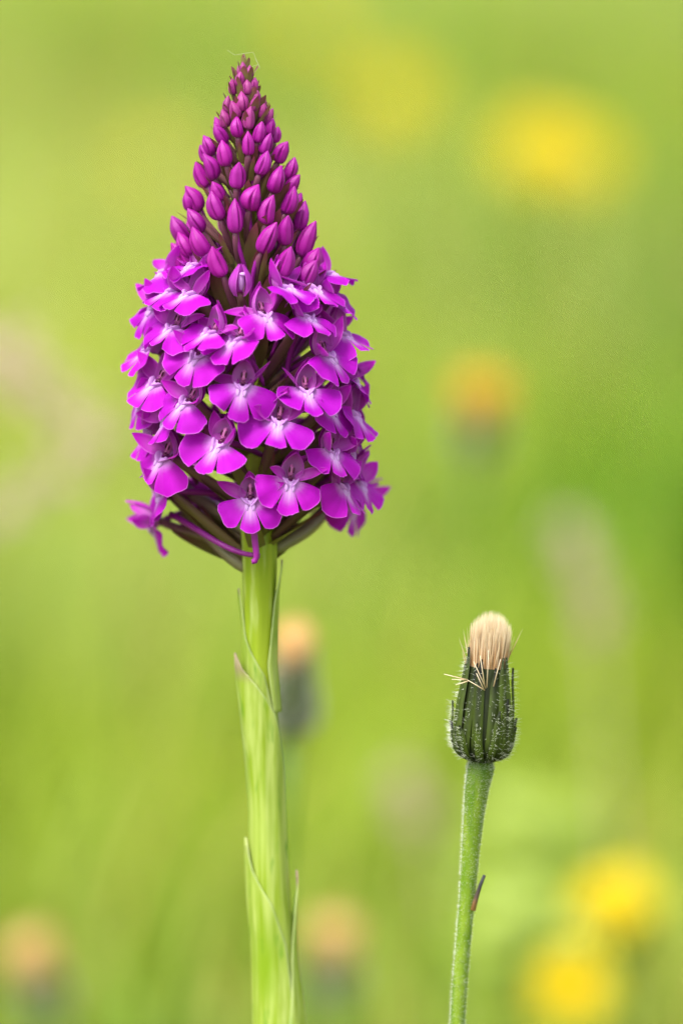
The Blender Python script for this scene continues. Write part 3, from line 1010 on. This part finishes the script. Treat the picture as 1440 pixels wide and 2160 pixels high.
def seed_head_parts(parent, tuft, tuft_mat, seed, stem_pts, stem_r, hairs=True, tr=1.0):
    """withered hawkbit head. parent's origin = foot of the stem; the head's base is stem_pts[-1]"""
    rng = random.Random(seed)
    top = Vector(stem_pts[-1])
    t = (Vector(stem_pts[-1]) - Vector(stem_pts[-2])).normalized()
    H = Matrix.Translation(top) @ orient(t, Vector((0, 1, 0)))
    # stem
    mb = MB()
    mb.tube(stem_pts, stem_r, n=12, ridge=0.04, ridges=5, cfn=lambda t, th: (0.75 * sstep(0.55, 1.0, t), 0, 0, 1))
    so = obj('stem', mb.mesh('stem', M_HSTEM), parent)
    # receptacle under the bracts
    mb = MB()
    def fr(u, v):
        z = -0.2 + 13.2 * v
        r = lerp_table(INV_PROF, z) * 0.90 * mm
        th = 2 * math.pi * u
        return H @ Vector((r * math.cos(th), r * math.sin(th), z * mm)), (0.75, 0, 0, 1)
    mb.grid(fr, 20, 14, closed_u=True)
    obj('involucre', mb.mesh('involucre', M_PHYL), parent)
    roots, dirs, lens = [], [], []
    def phyllary(th0, z0, z1, wd, off, flare):
        mb = MB()
        tw = rng.uniform(-0.24, 0.24); dk = rng.choice((0.15, 0.5, 0.9, 1.1))
        def f(u, v):
            s = 2 * u - 1
            z = z0 + (z1 - z0) * v
            th = th0 + tw * v + s * wd * (1 - 0.30 * v ** 2 - 0.55 * sstep(0.8, 1.0, v)) / max(1.6, lerp_table(INV_PROF, z))
            r = lerp_table(INV_PROF, z) + off + 0.28 * (1 - s * s) + flare * v ** 4
            dark = dk * (0.9 * (1 - s * s) * (0.45 + 0.55 * v)) + 0.6 * sstep(0.72, 1, v) + 0.8 * sstep(0.28, 0.0, v) + 0.35 * sstep(0.75, 1, abs(s))
            return H @ Vector((r * math.cos(th) * mm, r * math.sin(th) * mm, z * mm)), (min(1, dark), 0, 0, 1)
        mb.grid(f, 6, 12)
        obj('bract', mb.mesh('bract', M_PHYL), parent)
        n = 52 if hairs else 90
        for _ in range(n):
            v = rng.random(); s = rng.gauss(0, 0.35)
            z = z0 + (z1 - z0) * v
            th = th0 + tw * v + s * wd / max(1.6, lerp_table(INV_PROF, z))
            r = lerp_table(INV_PROF, z) + off + 0.25 + flare * v ** 4
            p = H @ Vector((r * math.cos(th) * mm, r * math.sin(th) * mm, z * mm))
            d = H.to_3x3() @ Vector((math.cos(th + rng.uniform(-.5, .5)), math.sin(th + rng.uniform(-.5, .5)), rng.uniform(-0.3, 0.55)))
            roots.append(p); dirs.append(d); lens.append(rng.uniform(0.35, 1.15) * mm)
    ni = 14
    for k in range(ni):
        phyllary(2 * math.pi * (k + rng.uniform(-.15, .15)) / ni, 0.1, rng.uniform(12.0, 16.4), rng.uniform(0.6, 0.9), 0.02, rng.uniform(-0.3, 0.35))
    no = 13
    for k in range(no):
        phyllary(2 * math.pi * (k + 0.4 + rng.uniform(-.2, .2)) / no, -0.1, rng.uniform(4.5, 9.5), rng.uniform(0.4, 0.6), 0.34, rng.uniform(0.1, 0.6))
    # hairs on the bracts and the stem
    if hairs:
        m = len(stem_pts)
        for _ in range(6500):
            k = rng.uniform(0, m - 1.001); i = int(k); f = k - i
            p0, p1 = Vector(stem_pts[i]), Vector(stem_pts[i + 1])
            if p1.z < 0.14:
                continue
            c = p0.lerp(p1, f); tt = (p1 - p0).normalized()
            th = rng.uniform(0, 2 * math.pi)
            rad_ = Vector((math.cos(th), math.sin(th), 0)); rad_ = (rad_ - tt * tt.dot(rad_)).normalized()
            r = stem_r(k / (m - 1))
            roots.append(c + rad_ * r * 0.97); dirs.append(rad_ + tt * rng.uniform(-0.2, 0.5)); lens.append(rng.uniform(0.18, 0.5) * mm)
    mb = MB()
    hair_tris(mb, roots, dirs, lens, 0.026 * mm if hairs else 0.07 * mm)
    tag(obj('hairs', mb.mesh('hairs', M_HAIR, False), parent), kind='stuff')
    # tuft of pappus
    mb = MB()
    roots, dirs, lens = [], [], []
    for _ in range(tuft):
        a = rng.uniform(0, 6.283); q = math.sqrt(rng.random())
        rr = 2.55 * q * tr
        z0 = 9.5
        zt = 21.0 - 2.2 * q ** 2.5 - abs(rng.gauss(0, 0.9))
        p0 = Vector((rr * 0.85 * math.cos(a), rr * 0.85 * math.sin(a), z0)) * mm
        p1 = Vector((rr * 1.12 * math.cos(a) + rng.gauss(0, 0.18), rr * 1.12 * math.sin(a) + rng.gauss(0, 0.18), zt)) * mm
        roots.append(H @ p0); dirs.append(H.to_3x3() @ (p1 - p0)); lens.append((p1 - p0).length)
    # strands that have worked loose
    for _ in range(26 if hairs else 8):
        a = rng.uniform(0, 6.283)
        p0 = Vector((2.2 * math.cos(a), 2.2 * math.sin(a), rng.uniform(11, 13))) * mm
        d = Vector((math.cos(a) * rng.uniform(0.1, 0.45), math.sin(a) * rng.uniform(0.1, 0.45), 1))
        roots.append(H @ p0); dirs.append(H.to_3x3() @ d); lens.append(rng.uniform(3.5, 6.5) * mm)
    def core(u, v):
        z = 9.5 + 8.6 * v
        r = 2.3 * (1 + (tr - 1) * v) * (1 if v < 0.8 else 1 - 2.2 * (v - 0.8)) * mm
        return H @ Vector((r * math.cos(6.2832 * u), r * math.sin(6.2832 * u), z * mm)), ((0.15 if hairs else 0.55) + 0.45 * v, 0, 0, 1)
    mb.grid(core, 12, 6, closed_u=True)
    for p, d, l in zip(roots, dirs, lens):
        d = d.normalized(); wv = rng.uniform(0.05, 0.10) * mm
        a = d.cross(Vector((rng.gauss(0, 1), rng.gauss(0, 1), 0.1))).normalized() * wv
        b = d.cross(a)
        cs = [(0.0 if hairs else 0.45, 0, 0, 1), ((0.42 if hairs else 0.75) + rng.uniform(-.25, .25), 0, 0, 1), (1, 0, 0, 1)]
        q = p + d * l * 0.6
        mb.add([p + a, p - a * .5 + b * .8, p - a * .5 - b * .8, q + a, q - a * .5 + b * .8, q - a * .5 - b * .8, p + d * l],
               [(0, 1, 4, 3), (1, 2, 5, 4), (2, 0, 3, 5), (3, 4, 6), (4, 5, 6), (5, 3, 6)], [cs[0]] * 3 + [cs[1]] * 3 + [cs[2]])
    tag(obj('pappus', mb.mesh('pappus', tuft_mat, False), parent), kind='stuff')
    return H


def thing(name, loc, label, cat, group=None):
    o = obj(name, None)
    o.location = loc
    return tag(o, label, cat, group)


# the sharp one beside the orchid
YH = -0.009
hp = [(960, 2300), (962, 2200), (967, 2100), (975, 2000), (984, 1900), (991, 1800), (998, 1720), (1005, 1660), (1012.5, 1620), (1013.8, 1603)]
hpts = [P(x, y_, YH) for x, y_ in hp]
foot = Vector((hpts[0].x - 0.004, YH, 0))
hawk = thing('hawkbit_seed_head', foot, 'withered hawkbit head, hairy dark bracts and a cream tuft, sharp beside the orchid', 'seed head', 'withered hawkbit heads')
hpts = [foot + Vector((0, 0, -0.01)), foot + Vector((0.001, 0, 0.08))] + hpts
hr = [15, 15, 15.5, 15.5, 15.5, 15.5, 16.5, 18.5, 21.5, 25.5, 28, 24]
hl = [p - foot for p in hpts]
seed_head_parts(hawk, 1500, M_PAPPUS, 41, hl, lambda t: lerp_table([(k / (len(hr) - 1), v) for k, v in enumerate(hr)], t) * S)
# dry bract on its stem
mb = MB()
bp = [P(x, y_, YH - 0.0011) - foot for x, y_ in ((997, 1920), (1004, 1893), (1012, 1868), (1021, 1846))]
mb.tube(bp, lambda t: (0.00038 - 0.00016 * t), n=7, cfn=lambda t, th: (sstep(0.12, 0.4, t), 0, 0, 1))
obj('stem_bract', mb.mesh('stem_bract', M_DRY), hawk)
# stray bristles that hang out of the bracts on the left
mb = MB()
for (x0, y0, x1, y1) in ((1022, 1456, 985, 1434), (985, 1434, 936, 1422), (985, 1434, 952, 1433), (988, 1436, 960, 1445), (1024, 1452, 998, 1395), (1022, 1450, 1012, 1383), (1026, 1450, 1030, 1370), (1040, 1448, 1055, 1390), (1020, 1455, 1004, 1420)):
    mb.tube([P(x0, y0, YH - 0.0042) - foot, P(x1, y1, YH - 0.0042) - foot], lambda t: 0.00009 - 0.00005 * t, n=5, cfn=lambda t, th: (0.5 + 0.5 * t, 0, 0, 1))
tag(obj('bristles', mb.mesh('bristles', M_PAPPUS), hawk), kind='stuff')


def far_head(px, py, y, seed, label, mat=M_WARM, lean=(0.0, 0.0), tr=1.3, group='withered hawkbit heads'):
    """(px, py) = base of the head in the photo, y = depth behind the orchid"""
    top = P(px, py, y)
    foot = Vector((top.x - lean[0], y - lean[1], 0))
    o = thing('hawkbit_seed_head', foot, label, 'seed head', group)
    tp = top - foot
    pts = [tp * 0 + Vector((0, 0, -0.01))] + [Vector((tp.x * f * f, tp.y * f * f, tp.z * f)) for f in (0.25, 0.5, 0.75, 0.9, 1.0)]
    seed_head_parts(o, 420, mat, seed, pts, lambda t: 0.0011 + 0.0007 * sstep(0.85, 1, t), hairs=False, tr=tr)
    return o


far_head(614, 1545, 0.17, 51, 'withered hawkbit head with an orange tuft half hidden behind the orchid stem', lean=(0.004, 0.0))
far_head(705, 2110, 0.42, 52, 'blurred withered hawkbit head with a cream tuft low behind the two stems', lean=(0.0, 0.0), tr=2.0)
far_head(105, 2140, 0.42, 53, 'blurred withered hawkbit head standing alone far from the orchid stem', lean=(-0.012, 0.0), tr=2.2)
far_head(1005, 955, 0.52, 54, 'half closed hawkbit head with an orange tip above the sharp cream tuft', M_CLOSED, lean=(0.01, 0.0), tr=2.7)


# yellow hawkbit flowers
def ray_mesh(seed):
    rng = random.Random(seed)
    mb = MB()
    def f(u, v):
        s = 2 * u - 1
        wv = 0.085 * (0.5 + 0.6 * v) * (1 if v < 0.98 else 0.85)
        return (wv * s, v, 0.10 * math.sin(2.2 * v) - 0.04 * s * s), (v, 0, 0, 1)
    mb.grid(f, 3, 5)
    return mb.mesh('ray_floret', M_YELLOW)


RAY = ray_mesh(1)


def hawkbit_flower(px, py, y, dia, label, tilt=25, taz=0, seed=0):
    rng = random.Random(seed)
    top = P(px, py, y)
    foot = Vector((top.x + rng.uniform(-0.02, 0.02), y + rng.uniform(0, 0.02), 0))
    o = thing('hawkbit_flower', foot, label, 'flower', 'yellow hawkbit flowers')
    tp = top - foot
    hd = Matrix.Rotation(R(taz), 3, 'Z') @ Matrix.Rotation(R(tilt), 3, 'X') @ Vector((0, 0, 1))
    b0 = tp - hd * 0.011
    pts = bez(Vector((0, 0, -0.01)), Vector((0, 0, max(0.02, b0.z * 0.5))), b0 - hd * b0.z * 0.3, b0, 10)
    mb = MB(); mb.tube(pts, lambda t: 0.0011 + 0.0004 * t, n=8)
    obj('stem', mb.mesh('stem', M_HSTEM), o)
    H = Matrix.Translation(b0) @ orient(hd, Vector((0, 1, 0)))
    mb = MB()
    def fr(u, v):
        th = 2 * math.pi * u
        r = lerp_table([(0, 1.2), (0.2, 3.6), (0.6, 4.2), (1.0, 4.6)], v) * (1 + 0.05 * math.cos(12 * th)) * mm
        return H @ Vector((r * math.cos(th), r * math.sin(th), 11 * v * mm)), (0.4, 0, 0, 1)
    mb.grid(fr, 24, 6, closed_u=True)
    obj('involucre', mb.mesh('involucre', M_PHYL), o)
    for row, (n, ln, el) in enumerate(((17, 0.5, 8), (14, 0.42, 24), (11, 0.32, 40), (8, 0.22, 58))):
        for k in range(n):
            a = 2 * math.pi * (k + 0.3 * row + rng.uniform(-.15, .15)) / n
            l = dia * ln * rng.uniform(0.9, 1.05)
            m = H @ Matrix.Translation((0, 0, (10.5 + row * 0.7) * mm)) @ Matrix.Rotation(a, 4, 'Z') @ Matrix.Rotation(R(el), 4, 'X') @ Matrix.Diagonal((l, l, l, 1))
            obj('ray_floret', RAY, o, m)
    return o


hawkbit_flower(1205, 2085, 0.40, 0.021, 'bright yellow hawkbit flower low in the grass, the lower of a near pair', 62, 10, 1)
hawkbit_flower(1300, 1915, 0.50, 0.024, 'golden yellow hawkbit flower just above its lower neighbour', 40, -30, 2)
hawkbit_flower(1125, 320, 1.10, 0.030, 'large bright yellow hawkbit flower, the nearer of two that touch', 58, 0, 3)
hawkbit_flower(1225, 340, 1.25, 0.030, 'yellow hawkbit flower behind the large bright one it touches', 55, 15, 4)
hawkbit_flower(830, 205, 1.75, 0.034, 'pale blurred yellow hawkbit flower nearest the tip of the orchid', 60, 0, 5)
hawkbit_flower(655, 60, 2.6, 0.034, 'faint far yellow hawkbit flower just above the orchid tip', 60, 20, 6)
hawkbit_flower(335, 350, 2.6, 0.034, 'faint far yellow hawkbit flower beside the orchid buds', 60, -20, 7)
hawkbit_flower(455, 1430, 1.2, 0.022, 'dull yellow hawkbit flower beside the orchid stem', 30, -10, 8)


# grasses in seed
def grass_head(pts_px, y, label, seed, spread=0.006, n=70, sp=0.0035, foot_dx=0.01):
    rng = random.Random(seed)
    pts = [P(x, y_, y) for x, y_ in pts_px]
    foot = Vector((pts[0].x + foot_dx, y, 0))
    o = thing('flowering_grass', foot, label, 'grass', 'grasses in seed')
    path = [Vector((0, 0, -0.01)), (pts[0] - foot) * 0.6] + [p - foot for p in pts]
    mb = MB(); mb.tube(path, 0.0006, n=6, cfn=lambda t, th: (0.3, 0, 0, 1))
    obj('stem', mb.mesh('stem', M_SPIKELET), o)
    mb = MB()
    L_ = [p - foot for p in pts]
    for _ in range(n):
        k = rng.uniform(0.15, len(L_) - 1.001); i = int(k)
        c = L_[i].lerp(L_[i + 1], k - i)
        tt = (L_[i + 1] - L_[i]).normalized()
        rad_ = Vector((rng.gauss(0, 1), rng.gauss(0, 1), rng.gauss(0, 1)))
        rad_ = (rad_ - tt * tt.dot(rad_)).normalized()
        dd = (tt + rad_ * 0.5).normalized()
        p = c + rad_ * spread * rng.uniform(0.1, 1)
        mb.tube([c, p], 0.0001, n=3, cap=False)
        mb.ellipsoid(p, (sp * 0.28, sp * 0.2, sp * 0.6), (rng.random(), 0, 0, 1), 5, 4, orient(dd, Vector((0, 1, 0))).to_3x3())
    tag(obj('spikelets', mb.mesh('spikelets', M_SPIKELET), o), kind='stuff')
    return o


grass_head([(-190, 900), (-100, 760), (-20, 735), (50, 770), (110, 850), (170, 910), (240, 960)], 0.50, 'nodding pinkish grass seed head leaning in beside the orchid flowers', 61, 0.011, 120)
grass_head([(-170, 1150), (-60, 1105), (30, 1070), (90, 1020), (140, 985)], 0.48, 'thin brownish grass seed head drooping below the pinkish one', 62, 0.005, 36)
grass_head([(1260, 1360), (1245, 1280), (1225, 1190), (1200, 1090)], 0.62, 'upright pinkish grass seed head above the sharp hawkbit head', 63, 0.006, 70)
grass_head([(900, 1760), (870, 1690), (840, 1620)], 0.62, 'short pinkish grass seed head between the two sharp stems', 64, 0.006, 45)


# broad-leaved plants standing in the grass
M_LEAF = leafy('broad_leaf', lambda N, L: mix(N, L, attr(N, L)[0], mix(N, L, noise(N, L, 150.0), (0.34, 0.48, 0.05), (0.46, 0.56, 0.12)), (0.55, 0.62, 0.22)), trans=0.45, rough=0.45)


def leafy_plant(px, py, y, label, seed, n=9, size=0.032):
    rng = random.Random(seed)
    top = P(px, py, y)
    foot = Vector((top.x, y, 0))
    o = thing('leafy_plant', foot, label, 'plant', 'broad leaved meadow plants')
    h = top.z
    mb = MB(); mb.tube([Vector((0, 0, -0.01)), Vector((0.002, 0, h * 0.5)), Vector((0, 0, h))], lambda t: 0.0014 - 0.0006 * t, n=7, cfn=lambda t, th: (0, 0, 0, 1))
    obj('stem', mb.mesh('stem', M_LEAF), o)
    for k in range(n):
        a = k * 2.4 + rng.uniform(-.3, .3); z0 = h * (0.72 + 0.28 * k / n)
        l = size * rng.uniform(0.7, 1.1); el = rng.uniform(0.1, 0.8); cup = rng.uniform(0.1, 0.4)
        mb = MB()
        def f(u, v):
            s_ = 2 * u - 1
            wv = l * 0.27 * math.sin(math.pi * (0.06 + 0.92 * v)) ** 0.8
            r = l * v * math.cos(el); zz = z0 + l * v * math.sin(el) - 0.35 * l * v * v + cup * wv * s_ * s_
            return (r * math.cos(a) - wv * s_ * math.sin(a), r * math.sin(a) + wv * s_ * math.cos(a), zz), (0.9 * math.exp(-(s_ / 0.12) ** 2), 0, 0, 1)
        mb.grid(f, 8, 8)
        obj('leaf', mb.mesh('leaf', M_LEAF), o)
    return o


leafy_plant(1130, 1700, 0.62, 'pale lime leafy plant beside the sharp hawkbit stem', 71)
leafy_plant(1120, 1880, 0.48, 'low pale leafy plant between the yellow pair and the hawkbit stem', 72, 8, 0.026)
leafy_plant(60, 1650, 0.95, 'yellowish leafy plant above the lone withered head', 73, 10, 0.034)


# spider silk over the bud tip
mb = MB()
for pth in ([(480, 106), (495, 116), (514, 113), (534, 110)], [(534, 110), (545, 136), (548, 145)], [(514, 113), (518, 124)], [(545, 136), (527, 142)], [(548, 140), (538, 124)]):
    mb.tube([P(x, y_, -0.0008) for x, y_ in pth], 0.000016, n=4, cap=False)
tag(obj('spider_thread', mb.mesh('spider_thread', M_SILK)), 'fine pale spider silk strung over the orchid tip', 'spider silk')
